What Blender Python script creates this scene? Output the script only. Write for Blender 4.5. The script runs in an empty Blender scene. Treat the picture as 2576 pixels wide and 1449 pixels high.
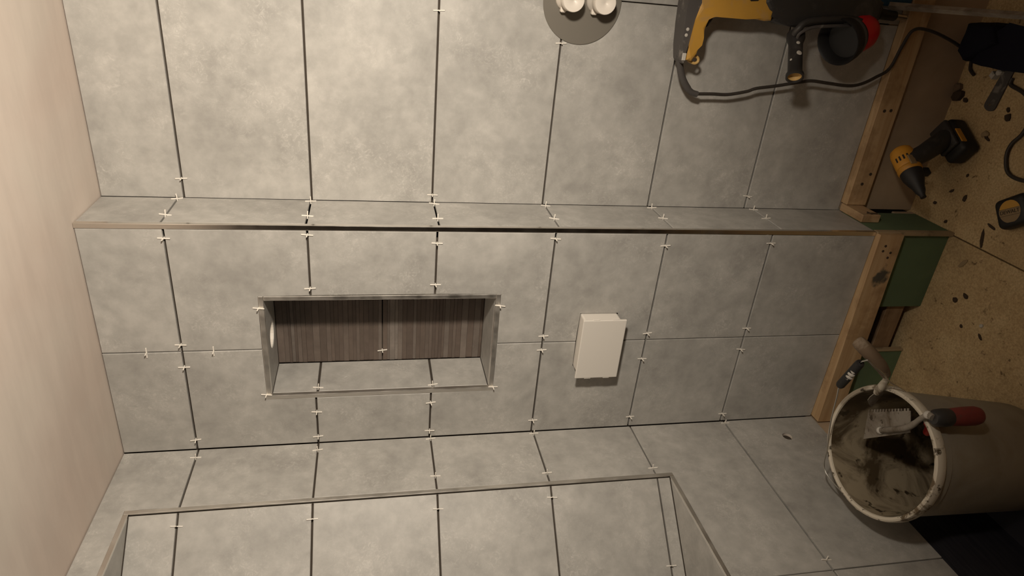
import bpy, bmesh, math, random
from mathutils import Vector, Matrix, noise
from mathutils.geometry import tessellate_polygon
random.seed(7)
S = bpy.context.scene
COL = S.collection
# ---------------------------------------------------------------- camera (photo was taken with the phone on its side)
cam = bpy.data.cameras.new('camera'); co = bpy.data.objects.new('camera', cam); COL.objects.link(co)
cam.sensor_width = 36.0; cam.lens = 1670.34 / 2576 * 36; cam.clip_start = 0.02
_f = Vector((-.4474, .8699, -.2075)).normalized(); _r = Vector((.0877, -.1882, -.9782))
_r = (_r - _f * _r.dot(_f)).normalized(); _u = _r.cross(_f)
M = Matrix((_r, _u, -_f)).transposed().to_4x4(); M.translation = (.5956, -1.4781, -.4463)
co.matrix_world = M
S.camera = co
# ---------------------------------------------------------------- world, lamp, exposure
w = bpy.data.worlds.new('world'); S.world = w; w.use_nodes = True
w.node_tree.nodes['Background'].inputs[0].default_value = (1, .78, .52, 1)
w.node_tree.nodes['Background'].inputs[1].default_value = .04
def spot(name, loc, target, power, size, blend, radius, color):
    L = bpy.data.lights.new(name, 'SPOT'); L.energy = power; L.spot_size = math.radians(size); L.spot_blend = blend
    L.shadow_soft_size = radius; L.color = color
    o = bpy.data.objects.new(name, L); COL.objects.link(o); o.location = loc
    o.rotation_euler = (Vector(target) - Vector(loc)).to_track_quat('-Z', 'Y').to_euler()
    return o
spot('work_lamp', (.94, -1.084, -.475), (.229, -.445, -.215), 112, 140, 1.0, .05, (1, .888, .745))
S.view_settings.view_transform = 'Standard'; S.view_settings.look = 'None'
S.view_settings.gamma = 1; S.view_settings.use_curve_mapping = False; S.view_settings.exposure = 0.0

# ---------------------------------------------------------------- materials
def mat(name, base=(.5, .5, .5), rough=.6, metal=0.0, spec=.5):
    m = bpy.data.materials.new(name); m.use_nodes = True
    b = m.node_tree.nodes['Principled BSDF']
    b.inputs['Base Color'].default_value = (*base, 1); b.inputs['Roughness'].default_value = rough
    b.inputs['Metallic'].default_value = metal; b.inputs['Specular IOR Level'].default_value = spec
    return m
class NT:
    def __init__(s, m): s.t = m.node_tree; s.b = s.t.nodes['Principled BSDF']
    def n(s, typ, **kw):
        x = s.t.nodes.new(typ)
        for k, v in kw.items():
            if k.startswith('i_'):
                key = k[2:]; x.inputs[int(key) if key.isdigit() else key].default_value = v
            else: setattr(x, k, v)
        return x
    def l(s, a, b): s.t.links.new(a, b)
    def coords(s, scale=(1, 1, 1), rnd=True):
        tc = s.n('ShaderNodeTexCoord'); mp = s.n('ShaderNodeMapping'); mp.inputs['Scale'].default_value = scale
        if rnd:
            oi = s.n('ShaderNodeObjectInfo'); mul = s.n('ShaderNodeMath', operation='MULTIPLY', i_1=57.0)
            s.l(oi.outputs['Random'], mul.inputs[0])
            ad = s.n('ShaderNodeVectorMath', operation='ADD'); s.l(tc.outputs['Object'], ad.inputs[0]); s.l(mul.outputs[0], ad.inputs[1])
            s.l(ad.outputs[0], mp.inputs[0])
        else: s.l(tc.outputs['Object'], mp.inputs[0])
        return mp.outputs[0]
    def noise(s, vec, scale, detail=5, rough=.55, dist=0.0):
        x = s.n('ShaderNodeTexNoise'); x.inputs['Scale'].default_value = scale; x.inputs['Detail'].default_value = detail
        x.inputs['Roughness'].default_value = rough; x.inputs['Distortion'].default_value = dist
        s.l(vec, x.inputs['Vector']); return x.outputs['Fac']
    def ramp(s, fac, stops):
        r = s.n('ShaderNodeValToRGB'); e = r.color_ramp.elements
        while len(e) < len(stops): e.new(.5)
        for k, (p, c) in enumerate(stops):
            e[k].position = p; e[k].color = (*c, 1) if len(c) == 3 else c
        s.l(fac, r.inputs[0]); return r.outputs[0]
    def mix(s, fac, a, b, typ='MIX'):
        x = s.n('ShaderNodeMix', data_type='RGBA', blend_type=typ)
        for v, i in ((fac, 0), (a, 6), (b, 7)):
            if hasattr(v, 'is_linked'): s.l(v, x.inputs[i])
            else: x.inputs[i].default_value = v if i == 0 else (*v, 1)
        return x.outputs[2]
    def base(s, c): s.l(c, s.b.inputs['Base Color'])
    def bump(s, h, strength=.2, dist=.001):
        x = s.n('ShaderNodeBump'); x.inputs['Strength'].default_value = strength; x.inputs['Distance'].default_value = dist
        s.l(h, x.inputs['Height']); s.l(x.outputs[0], s.b.inputs['Normal'])
BW = lambda a, b: [(a, (0, 0, 0)), (b, (1, 1, 1))]

def tile_mat(name, dark, mid, light, amount=.6):
    m = mat(name, mid, .5); k = NT(m); v = k.coords()
    big = k.noise(v, 6.0, 9, .66, .3)
    c = k.ramp(big, [(.3, dark), (.5, mid), (.7, light)])
    patch = k.ramp(k.noise(v, 8.0, 4, .6), BW(.44, .66))
    fine = k.ramp(k.noise(v, 70, 8, .78, 1.8), BW(.50, .70))
    x = k.n('ShaderNodeMath', operation='MULTIPLY'); k.l(patch, x.inputs[0]); k.l(fine, x.inputs[1])
    y = k.n('ShaderNodeMath', operation='MULTIPLY', i_1=amount); k.l(x.outputs[0], y.inputs[0])
    c = k.mix(y.outputs[0], c, tuple(min(1, a * 1.35) for a in light))
    sm = k.ramp(k.noise(v, 30, 4, .6), [(.35, (.90, .90, .90)), (.65, (1.06, 1.06, 1.06))])
    c = k.mix(1.0, c, sm, 'MULTIPLY'); k.base(c)
    k.bump(k.noise(v, 160, 3, .6), .06, .0006)
    return m
M_TILE = tile_mat('grey_porcelain', (.325, .314, .293), (.40, .388, .362), (.475, .459, .428), .75)
M_EDGE = mat('tile_adhesive', (.055, .043, .032), .95)
M_MOSAIC = [tile_mat('stone_strip_%d' % i, tuple(a * .8 for a in c), c, tuple(a * 1.25 for a in c), .35) for i, c in enumerate(
    [(.115, .088, .072), (.130, .102, .085), (.20, .172, .150), (.104, .079, .065), (.150, .124, .106)])]
def plaster(name, a, b, c):
    m = mat(name, b, .75, spec=.3); k = NT(m); v = k.coords(rnd=False)
    col = k.ramp(k.noise(v, 2.2, 5, .55, .4), [(.32, a), (.5, b), (.68, c)])
    st = k.ramp(k.noise(k.coords((1, 5, 1), False), 4, 5, .6), [(.4, (.96, .96, .96)), (.62, (1.03, 1.03, 1.03))])
    k.base(k.mix(1.0, col, st, 'MULTIPLY')); k.bump(k.noise(v, 14, 4, .6), .1, .002); return m
M_CEIL = plaster('pink_plaster', (.595, .50, .435), (.62, .54, .475), (.635, .575, .505))
M_ROOM = plaster('bare_plaster', (.40, .32, .26), (.45, .37, .31), (.48, .40, .34))
def metal(name, col, rough):
    m = mat(name, col, rough, 1.0); k = NT(m)
    r = k.ramp(k.noise(k.coords((1, 1, 1), False), 14, 4, .6), [(.35, (rough * .8,) * 3), (.7, (rough * 1.4,) * 3)])
    k.l(r, k.b.inputs['Roughness']); return m
M_TRIM = metal('satin_aluminium', (.80, .77, .72), .40)
M_TRIMP = metal('polished_aluminium', (.78, .75, .70), .17)
M_STEEL = metal('worn_steel', (.55, .52, .48), .3)
M_WIRE = metal('galvanised_wire', (.62, .60, .56), .35)
M_WHITE = mat('white_plastic', (.72, .68, .62), .45)
M_SPACER = mat('spacer_plastic', (.80, .76, .69), .5)
M_PIPE = mat('pipe_plastic', (.80, .74, .66), .35)
M_RUBBER = mat('grey_rubber', (.165, .15, .125), .8)
def splash(name, base, stain, rough, sc=22, lo=.58, hi=.68, fac=.85):
    m = mat(name, base, rough); k = NT(m); v = k.coords()
    s1 = k.ramp(k.noise(v, sc, 5, .6, .6), BW(lo, hi))
    mm = k.n('ShaderNodeMath', operation='MULTIPLY', i_1=fac); k.l(s1, mm.inputs[0])
    var = k.ramp(k.noise(v, 5, 4, .5), [(.3, tuple(a * .82 for a in base)), (.7, tuple(min(1, a * 1.15) for a in base))])
    k.base(k.mix(mm.outputs[0], var, stain)); return m
M_YEL = splash('yellow_housing', (.50, .27, .045), (.36, .25, .15), .45, 14, .55, .75, .75)
M_YEL2 = splash('amber_housing', (.58, .27, .03), (.3, .15, .03), .45)
M_BLK = splash('dusty_black_plastic', (.030, .028, .027), (.10, .09, .08), .5, 18, .56, .8, .8)
M_BLK2 = mat('black_rubber', (.013, .012, .012), .55)
M_DKGREY = splash('dark_grey_overmould', (.075, .068, .064), (.22, .20, .18), .65, 26, .6, .72, .9)
M_RED = mat('red_plastic', (.55, .012, .018), .3)
M_REDW = splash('worn_red_grip', (.20, .03, .028), (.10, .05, .04), .6)
M_CORD = mat('dark_cord', (.035, .028, .022), .6)
M_YCORE = mat('yellow_core', (.62, .40, .14), .5)
M_SPLAT = mat('dried_adhesive', (.55, .52, .47), .8)
M_HANDW = splash('muddy_wooden_grip', (.17, .115, .07), (.36, .30, .22), .7, 20, .55, .72)
M_NAVY = mat('navy_cloth', (.012, .012, .02), .95, spec=.1)
def navy_sheet():
    m = mat('navy_membrane', (.02, .02, .028), .6); k = NT(m)
    c = k.ramp(k.noise(k.coords((1, 1, 22), False), 6, 4, .6), [(.35, (.014, .014, .022)), (.7, (.035, .034, .042))]); k.base(c); return m
M_MEMB = navy_sheet()
def wood(name, axis, a, b, c):
    m = mat(name, b, .65); k = NT(m); sc = [38, 38, 38]; sc[axis] = 2.2
    g = k.noise(k.coords(tuple(sc)), 1.0, 5, .6, 1.2)
    col = k.ramp(g, [(.3, a), (.5, b), (.7, c)])
    st = k.ramp(k.noise(k.coords(), 10, 4, .6), [(.36, (.55, .5, .45)), (.48, (1, 1, 1))])
    k.base(k.mix(.6, col, st, 'MULTIPLY')); k.bump(g, .15, .001); return m
M_PINE = wood('rough_pine', 0, (.40, .25, .125), (.48, .32, .17), (.55, .385, .22))
M_PINEY = wood('rough_pine_cross', 1, (.42, .27, .14), (.50, .34, .19), (.56, .40, .24))
def stained(m0, at):
    m = m0.copy(); m.name = 'stained_pine'; k = NT(m); old = k.b.inputs['Base Color'].links[0].from_socket
    tc = k.n('ShaderNodeTexCoord'); sb_ = k.n('ShaderNodeVectorMath', operation='SUBTRACT', i_1=at); k.l(tc.outputs['Object'], sb_.inputs[0])
    nz = k.n('ShaderNodeTexNoise'); nz.inputs['Scale'].default_value = 40; k.l(tc.outputs['Object'], nz.inputs['Vector'])
    sc_ = k.n('ShaderNodeVectorMath', operation='MULTIPLY', i_1=(13, 12, 19)); k.l(sb_.outputs[0], sc_.inputs[0])
    ln_ = k.n('ShaderNodeVectorMath', operation='LENGTH'); k.l(sc_.outputs[0], ln_.inputs[0])
    ad = k.n('ShaderNodeMath', operation='MULTIPLY_ADD', i_1=1.1); k.l(nz.outputs['Fac'], ad.inputs[0]); k.l(ln_.outputs['Value'], ad.inputs[2])
    f = k.ramp(ad.outputs[0], [(.75, (.92, .92, .92)), (1.0, (0, 0, 0))]); f2 = k.n('ShaderNodeMath', operation='MULTIPLY', i_1=1.0); k.l(f, f2.inputs[0])
    k.base(k.mix(f2.outputs[0], old, (.045, .05, .045))); return m
M_PLATE = wood('old_pine', 0, (.24, .15, .08), (.30, .19, .105), (.36, .24, .14))
M_STICK = wood('grey_weathered_batten', 2, (.20, .17, .14), (.30, .26, .22), (.40, .36, .30))
M_GREEN = splash('green_board', (.12, .18, .095), (.18, .21, .125), .9, 9, .55, .8, .6)
M_BROWNB = splash('brown_board', (.44, .33, .225), (.50, .39, .28), .9, 7, .5, .8, .6)
M_BEAD = splash('corner_bead', (.36, .27, .16), (.2, .15, .09), .8)
M_VOID = mat('dark_cavity', (.02, .016, .012), .95)
def chip():
    m = mat('chipboard', (.3, .2, .11), .8, spec=.25); k = NT(m); v = k.coords()
    c = k.ramp(k.noise(v, 8, 6, .6), [(.3, (.43, .32, .18)), (.5, (.52, .385, .215)), (.7, (.59, .46, .27))])
    f = k.ramp(k.noise(v, 180, 4, .7), [(.35, (.75, .72, .68)), (.65, (1.15, 1.15, 1.12))])
    c = k.mix(1.0, c, f, 'MULTIPLY')
    sp = k.ramp(k.noise(v, 34, 5, .65, .5), BW(.62, .69)); mm = k.n('ShaderNodeMath', operation='MULTIPLY', i_1=.75); k.l(sp, mm.inputs[0])
    c = k.mix(mm.outputs[0], c, (.075, .045, .02)); k.base(c); k.bump(k.noise(v, 120, 3, .6), .15, .001); return m
M_CHIP = chip()
M_LUMP = mat('brown_lump', (.16, .11, .07), .9)
M_CRUMB = mat('dark_crumb', (.05, .032, .018), .9)
M_TAN = mat('tan_scrap', (.30, .22, .12), .85)
M_PALE = mat('pale_scrap', (.52, .50, .45), .8)
def bucket_mat(name, base, stain, sc, lo, hi):
    m = mat(name, base, .55); k = NT(m); v = k.coords()
    a = k.ramp(k.noise(v, sc, 6, .62, .8), BW(lo, hi)); c = k.mix(a, base, stain)
    b2 = k.ramp(k.noise(v, sc * 3, 4, .6), BW(.6, .66)); c = k.mix(b2, c, tuple(x * .55 for x in stain)); k.base(c); k.bump(k.noise(v, 40, 4, .6), .25, .002); return m
M_BKT = splash('cloudy_white_plastic', (.30, .27, .22), (.2, .17, .12), .5, 8, .5, .75, .7)
M_RIM = bucket_mat('stained_rim', (.60, .54, .44), (.14, .10, .055), 13, .56, .63)
M_INNER = bucket_mat('caked_inside', (.34, .28, .19), (.075, .052, .027), 8, .42, .57)
M_MORTAR = bucket_mat('caked_steel', (.27, .24, .20), (.12, .09, .06), 14, .48, .66)
M_YLAB = mat('yellow_label', (.55, .30, .05), .5); M_TLAB = mat('tan_label', (.27, .19, .10), .6); M_INK = mat('label_ink', (.05, .035, .02), .7)
M_BLUE = mat('blue_scrap', (.01, .06, .12), .6)
M_GLASS = mat('dark_pane', (.02, .02, .025), .1)

# ---------------------------------------------------------------- helpers
def wloc(o):
    v = Vector((0, 0, 0))
    while o: v = v + Vector(o.location); o = o.parent
    return v
def link(name, me, m, parent=None, smooth=False):
    o = bpy.data.objects.new(name, me); COL.objects.link(o)
    if m is not None: me.materials.append(m)
    if parent: o.parent = parent
    if smooth:
        for p in me.polygons: p.use_smooth = True
    return o
def obj(name, bm, m, parent=None, smooth=False, origin=None):
    """bm is in world coordinates; the object's origin goes to origin (or the parent's place)"""
    bmesh.ops.recalc_face_normals(bm, faces=bm.faces)
    base = wloc(parent) if parent else Vector((0, 0, 0))
    og = Vector(origin) if origin is not None else base
    for v in bm.verts: v.co -= og
    me = bpy.data.meshes.new(name); bm.to_mesh(me); bm.free()
    o = link(name, me, m, parent, smooth); o.location = og - base
    if smooth:
        try: me.set_sharp_from_angle(angle=math.radians(40))
        except Exception: pass
    return o
def tag(o, label=None, cat=None, group=None, kind=None):
    for k, v in (('label', label), ('category', cat), ('group', group), ('kind', kind)):
        if v: o[k] = v
    return o
def thing(name, loc, label, cat, group=None):
    o = bpy.data.objects.new(name, None); COL.objects.link(o); o.location = loc; o.empty_display_size = .05
    return tag(o, label, cat, group)
def bx(bm, lo, hi, bev=0.0, seg=1):
    r = bmesh.ops.create_cube(bm, size=1.0); vs = r['verts']
    for v in vs: v.co = Vector([lo[i] + (v.co[i] + .5) * (hi[i] - lo[i]) for i in range(3)])
    if bev:
        es = list({e for v in vs for e in v.link_edges}); bmesh.ops.bevel(bm, geom=es, offset=bev, segments=seg, affect='EDGES', profile=.5)
def box(name, lo, hi, m, parent=None, bev=0.0, seg=1, center=True):
    bm = bmesh.new(); bx(bm, lo, hi, bev, seg)
    return obj(name, bm, m, parent, origin=[(a + b) / 2 for a, b in zip(lo, hi)] if center else None)
def tube(bm, pts, rad, seg=10, cap=True):
    pts = [Vector(p) for p in pts]; n = len(pts); rads = rad if isinstance(rad, (list, tuple)) else [rad] * n
    t0 = (pts[1] - pts[0]).normalized(); up = Vector((0, 0, 1)) if abs(t0.z) < .9 else Vector((1, 0, 0))
    a = t0.cross(up).normalized(); rings = []
    for i in range(n):
        t = (pts[min(i + 1, n - 1)] - pts[max(i - 1, 0)]).normalized(); a = (a - t * a.dot(t)).normalized(); b = t.cross(a)
        rings.append([bm.verts.new(pts[i] + (a * math.cos(q) + b * math.sin(q)) * rads[i]) for q in [2 * math.pi * k / seg for k in range(seg)]])
    for r0, r1 in zip(rings, rings[1:]):
        for k in range(seg): bm.faces.new((r0[k], r0[(k + 1) % seg], r1[(k + 1) % seg], r1[k]))
    if cap: bm.faces.new(rings[0]); bm.faces.new(rings[-1])
def spline(pts, sub=6):
    P = [Vector(p) for p in pts]; out = []
    for i in range(len(P) - 1):
        p0, p1, p2, p3 = P[max(i - 1, 0)], P[i], P[i + 1], P[min(i + 2, len(P) - 1)]
        for s in range(sub):
            t = s / sub
            out.append(.5 * ((2 * p1) + (p2 - p0) * t + (2 * p0 - 5 * p1 + 4 * p2 - p3) * t * t + (3 * p1 - p0 - 3 * p2 + p3) * t ** 3))
    return out + [P[-1]]
def lathe(bm, prof, origin, axis, seg=40):
    """prof = [(r, h)...] revolved about axis through origin"""
    ax = Vector(axis).normalized(); up = Vector((0, 0, 1)) if abs(ax.z) < .9 else Vector((1, 0, 0))
    a = ax.cross(up).normalized(); b = ax.cross(a); O = Vector(origin); rings = []
    for r, h in prof:
        if r < 1e-6: rings.append([bm.verts.new(O + ax * h)])
        else: rings.append([bm.verts.new(O + ax * h + (a * math.cos(q) + b * math.sin(q)) * r) for q in [2 * math.pi * k / seg for k in range(seg)]])
    for r0, r1 in zip(rings, rings[1:]):
        for k in range(seg):
            k2 = (k + 1) % seg
            if len(r0) == 1 and len(r1) == 1: continue
            if len(r0) == 1: bm.faces.new((r0[0], r1[k2], r1[k]))
            elif len(r1) == 1: bm.faces.new((r0[k], r0[k2], r1[0]))
            else: bm.faces.new((r0[k], r0[k2], r1[k2], r1[k]))
def prism(bm, poly, O, U, V, N, th, bev=.0, seg=1, both=False):
    """poly (u,v) on the plane O,U,V; front face at O, body goes back along -N*th; front edges bevelled"""
    O, U, V, N = map(Vector, (O, U, V, N))
    f = [bm.verts.new(O + U * u + V * v) for u, v in poly]; k = [bm.verts.new(O + U * u + V * v - N * th) for u, v in poly]
    n = len(poly); bm.faces.new(f); bm.faces.new(k[::-1]); fe = []
    for i in range(n): bm.faces.new((f[i], k[i], k[(i + 1) % n], f[(i + 1) % n]))
    if bev:
        es = [bm.edges.get((f[i], f[(i + 1) % n])) for i in range(n)]
        if both: es += [bm.edges.get((k[i], k[(i + 1) % n])) for i in range(n)]
        bmesh.ops.bevel(bm, geom=es, offset=bev, segments=seg, affect='EDGES', profile=.5)
def prism_hole(bm, poly, hole, O, U, V, N, th):
    O, U, V, N = map(Vector, (O, U, V, N)); pts = list(poly) + list(hole)
    tris = tessellate_polygon([[Vector((u, v, 0)) for u, v in poly], [Vector((u, v, 0)) for u, v in hole]])
    f = [bm.verts.new(O + U * u + V * v) for u, v in pts]; k = [bm.verts.new(O + U * u + V * v - N * th) for u, v in pts]
    for t in tris: bm.faces.new([f[i] for i in t]); bm.faces.new([k[i] for i in t][::-1])
    n, m = len(poly), len(hole)
    for i in range(n): bm.faces.new((f[i], f[(i + 1) % n], k[(i + 1) % n], k[i]))
    for i in range(m): a, b = n + i, n + (i + 1) % m; bm.faces.new((f[a], f[b], k[b], k[a]))
TH = .009
class Frame:
    def __init__(s, O, U, V, N): s.O, s.U, s.V, s.N = map(Vector, (O, U, V, N))
    def p(s, u, v, n=0.0): return s.O + s.U * u + s.V * v + s.N * n
def tile(fr, poly, parent, m=None, hole=None, th=TH, bev=.0011, name='tile'):
    bm = bmesh.new(); N = fr.N; O = fr.O + N * random.uniform(-.0003, .0003)
    if hole: prism_hole(bm, poly, hole, O, fr.U, fr.V, N, th)
    else: prism(bm, poly, O, fr.U, fr.V, N, th, bev)
    c = sum(((fr.O + fr.U * u + fr.V * v) for u, v in poly), Vector()) / len(poly)
    return obj(name, bm, m or M_TILE, parent, origin=c)
def rect(u0, u1, v0, v1): return [(u0, v0), (u1, v0), (u1, v1), (u0, v1)]
HJ, VJ = .0024, .0014           # half joint widths
D, XL, ZC, ZB, ZF = .173, -.633, .180, -1.815, -2.07
ZR = [-.004, -.302, -.604, -.902, -1.206, -1.505]     # course joints, recessed part of the back wall
ZM = [.003, -.303, -.603, -.898, -1.196, -1.499]      # boxed-out part
ZS = [.009, -.300, -.608, -.907, -1.213, -1.527]      # narrow side face
ZL = [.000, -.303, -.606, -.903, -1.203, -1.510]      # left wall
def courses(z): a = [ZC + .0] + z + [ZB]; return [(a[i + 1] + (HJ if i < 6 else 0), a[i] - (HJ if i else .002)) for i in range(7)]
def structure(name, bm, m, label, parent=None):
    return tag(obj(name, bm, m, parent, origin=(0, 0, 0)), label, 'wall' if 'wall' in name else name.split('_')[0], None, 'structure')

# ---------------------------------------------------------------- setting: floor, ceiling, walls
bm = bmesh.new(); bx(bm, (-1.3, -3.0, ZF - .06), (1.7, .4, ZF - .019))
floor = structure('floor', bm, M_VOID, 'brown chipboard floor sheets scattered with crumbs of debris')
for lo, hi in (((XL - .1, -1.9, ZF - .018), (-.0098, .10, ZF)), ((-.0062, -1.55, ZF - .018), (1.68, .30, ZF)), ((-.0062, -2.95, ZF - .018), (1.68, -1.553, ZF)), ((XL - .1, -2.95, ZF - .018), (-.0098, -1.903, ZF))):
    box('floorboard', lo, hi, M_CHIP, floor, .0008)
bm = bmesh.new(); bx(bm, (-1.3, -3.0, ZC), (1.7, .4, ZC + .05))
structure('ceiling', bm, M_CEIL, 'bare pink plaster ceiling')

fr_right = Frame((0, D, 0), (1, 0, 0), (0, 0, 1), (0, -1, 0))
bm = bmesh.new(); bx(bm, (-.05, D + TH, -1.80), (1.68, D + .08, ZC))
wall_back = structure('wall_back', bm, M_EDGE, 'large format grey tiled back wall, recessed section beside the narrow side face')
RX = .518
hub = (.510, -.943)
for z0, z1 in courses(ZR):
    cols = [(.0002, RX - VJ), (RX + VJ, RX + .60 - VJ), (RX + .60 + VJ, 1.60)]
    for u0, u1 in cols: tile(fr_right, rect(u0, u1, z0, z1), wall_back)
box('plasterboard', (.004, D + .004, ZF), (1.68, D + TH + .012, -1.79), M_BROWNB, wall_back)

fr_mid = Frame((0, 0, 0), (1, 0, 0), (0, 0, 1), (0, -1, 0))
NX0, NX1, NZ0, NZ1 = -.482, -.182, -.772, -.182       # outer edge of the niche trims
bm = bmesh.new(); y0, y1 = TH, .175
for lo, hi in (((XL - .05, y0, -1.79), (NX0, y1, ZC)), ((NX1, y0, -1.79), (-TH, y1, ZC)), ((NX0, y0, -1.79), (NX1, y1, NZ0)), ((NX0, y0, NZ1), (NX1, y1, ZC)), ((NX0, .159, NZ0), (NX1, y1, NZ1))): bx(bm, lo, hi)
wall_mid = structure('wall_middle', bm, M_EDGE, 'boxed out grey tiled wall section holding the niche and the white valve box')
VX = -.331
bxr = (-.4135, -.2415, -1.1005, -.9915)                 # hole for the valve box
for i, (z0, z1) in enumerate(courses(ZM)):
    a = rect(VX + VJ, -.0125, z0, z1); b = rect(XL + .0015, VX - VJ, z0, z1); g = .0012
    if i == 1:
        a = [(VX + VJ, NZ1 + g), (NX1 + g, NZ1 + g), (NX1 + g, z0), (-.0125, z0), (-.0125, z1), (VX + VJ, z1)]
        b = [(XL + .0015, z0), (NX0 - g, z0), (NX0 - g, NZ1 + g), (VX - VJ, NZ1 + g), (VX - VJ, z1), (XL + .0015, z1)]
    if i == 2: a = rect(NX1 + g, -.0125, z0, z1); b = rect(XL + .0015, NX0 - g, z0, z1)
    if i == 3:
        a = [(VX + VJ, z0), (-.0125, z0), (-.0125, z1), (NX1 + g, z1), (NX1 + g, NZ0 - g), (VX + VJ, NZ0 - g)]
        b = [(XL + .0015, z0), (VX - VJ, z0), (VX - VJ, NZ0 - g), (NX0 - g, NZ0 - g), (NX0 - g, z1), (XL + .0015, z1)]
    if i == 4:
        a = [(VX + VJ, z0), (-.0125, z0), (-.0125, z1), (VX + VJ, z1), (VX + VJ, bxr[3]), (bxr[1], bxr[3]), (bxr[1], bxr[2]), (VX + VJ, bxr[2])]
        b = [(XL + .0015, z0), (VX - VJ, z0), (VX - VJ, bxr[2]), (bxr[0], bxr[2]), (bxr[0], bxr[3]), (VX - VJ, bxr[3]), (VX - VJ, z1), (XL + .0015, z1)]
    tile(fr_mid, a, wall_mid); tile(fr_mid, b, wall_mid)
# niche lining
nl, nr, nt, nb, nd = -.4705, -.1935, -.194, -.760, .150
fl = Frame((nl, 0, 0), (0, 1, 0), (0, 0, 1), (1, 0, 0)); frr = Frame((nr, 0, 0), (0, 1, 0), (0, 0, 1), (-1, 0, 0))
zz = [nt, -.307, -.609, nb]
for k in range(3):
    v1 = zz[k] - (.003 if k else .001); v0 = zz[k + 1] + (.003 if k < 2 else .001)
    tile(fl, rect(.0115, nd - .001, v0, v1), wall_mid); tile(frr, rect(.0115, nd - .001, v0, v1), wall_mid)
ft = Frame((0, 0, nt), (1, 0, 0), (0, 1, 0), (0, 0, -1)); fb = Frame((0, 0, nb), (1, 0, 0), (0, 1, 0), (0, 0, 1))
tile(ft, rect(nl + .001, nr - .001, .0115, nd - .001), wall_mid, hole=[(-.338 + .036 * math.cos(q), .085 + .036 * math.sin(q)) for q in [2 * math.pi * k / 28 for k in range(28)]])
tile(fb, rect(nl + .001, nr - .001, .0115, nd - .001), wall_mid)
bm = bmesh.new(); lathe(bm, [(.0355, .002), (.0355, .03), (0, .03)], (-.338, .085, nt - .0), (0, 0, 1), 28)
tag(obj('light_hole_liner', bm, M_PIPE, wall_mid), 'pale liner of the round hole cut in the niche top')
# linear stone strips at the back of the niche: two sheets
for zt, zbt in ((nt - .001, -.4745), (-.4775, nb + .001)):
    bm = bmesh.new(); bx(bm, (nl + .001, nd + .004, zbt), (nr - .001, nd + TH, zt))
    sheet = obj('mosaic_tile', bm, M_MOSAIC[3], wall_mid, origin=((nl + nr) / 2, nd, (zt + zbt) / 2))
    z = zt
    while z > zbt + .004:
        wd = min(random.choice([.007, .009, .011, .012, .014, .018]), z - zbt)
        if z - wd - zbt < .005: wd = z - zbt
        dy = random.uniform(0, .0022); bm = bmesh.new(); bx(bm, (nl + .0012, nd + dy, z - wd + .0003), (nr - .0012 - random.uniform(0, .0015), nd + .004, z - .0003))
        obj('mosaic_strip', bm, random.choices(M_MOSAIC, (4, 4, 1.2, 4, 1.6))[0], sheet, origin=((nl + nr) / 2, nd, z - wd / 2)); z -= wd
# cavity under the tiles, moisture boards, sole plate
bm = bmesh.new(); bx(bm, (XL - .05, .12, ZF), (-.005, .17, -1.79))
obj('cavity_back', bm, M_VOID, wall_mid)
box('moisture_board', (-.243, .0105, ZF), (-.0015, .0225, -1.795), M_GREEN, wall_mid, .0008)
box('moisture_board', (XL + .001, .0105, ZF), (-.397, .0225, -1.795), M_GREEN, wall_mid, .0008)
box('board_edge', (-.400, .006, -2.068), (-.3935, .0225, -1.96), M_BEAD, wall_mid, .001)
box('sole_plate', (-.60, .028, -2.034), (-.15, .085, -1.972), M_PLATE, wall_mid, .002)

fr_side = Frame((0, 0, 0), (0, 1, 0), (0, 0, 1), (1, 0, 0))
bm = bmesh.new(); bx(bm, (-.03, TH, -1.79), (-TH, D + .02, ZC))
wall_side = structure('wall_return', bm, M_EDGE, 'narrow tiled side face of the boxed out wall, behind the metal corner trim')
for z0, z1 in courses(ZS): tile(fr_side, rect(.0125, D - .0003, z0, z1), wall_side)
box('moisture_board', (-.0125, .018, ZF), (-.0005, .155, -1.795), M_GREEN, wall_side, .0008)
box('corner_bead', (-.010, -.003, ZF), (.0015, .0145, ZB - .002), M_BEAD, wall_side, .001)
box('rubble_edge', (-.010, .157, ZF), (.0, .172, -2.0), M_BROWNB, wall_side, .002)

WY, WT, WS = .217, .106, -1.239                        # window opening: edge nearest the corner, head, sill
fr_left = Frame((XL, 0, 0), (0, -1, 0), (0, 0, 1), (1, 0, 0))
bm = bmesh.new()
for lo, hi in (((XL - .12, -1.3, -1.79), (XL - TH, .02, WS - TH)), ((XL - .12, -1.3, WT + TH), (XL - TH, .02, ZC)), ((XL - .12, -3.0, ZF), (XL - TH, -1.3, ZC)), ((XL - .04, -WY, WS), (XL - TH, .02, WT))): bx(bm, lo, hi)
wall_left = structure('wall_left', bm, M_EDGE, 'grey tiled left wall around the splayed window recess')
LV = .559
for i, (z0, z1) in enumerate(courses(ZL)):
    e = .0015; wy = WY - .0128
    if i == 0: tile(fr_left, [(e, z0), (wy, z0), (wy, WT + .0128), (1.28, WT + .0128), (1.28, z1), (e, z1)], wall_left)
    elif i <= 4: tile(fr_left, rect(e, wy, z0, z1), wall_left)
    elif i == 5:
        tile(fr_left, [(e, z0), (LV - VJ, z0), (LV - VJ, WS - .0128), (wy, WS - .0128), (wy, z1), (e, z1)], wall_left)
        tile(fr_left, rect(LV + VJ, 1.15, z0, WS - .0128), wall_left)
    else:
        hc = [(.088 + .0155 * math.cos(q), -1.679 + .0155 * math.sin(q)) for q in [2 * math.pi * k / 20 for k in range(20)]]
        tile(fr_left, rect(e, LV - VJ, z0, z1), wall_left, hole=hc); tile(fr_left, rect(LV + VJ, 1.15, z0, z1), wall_left)
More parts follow.
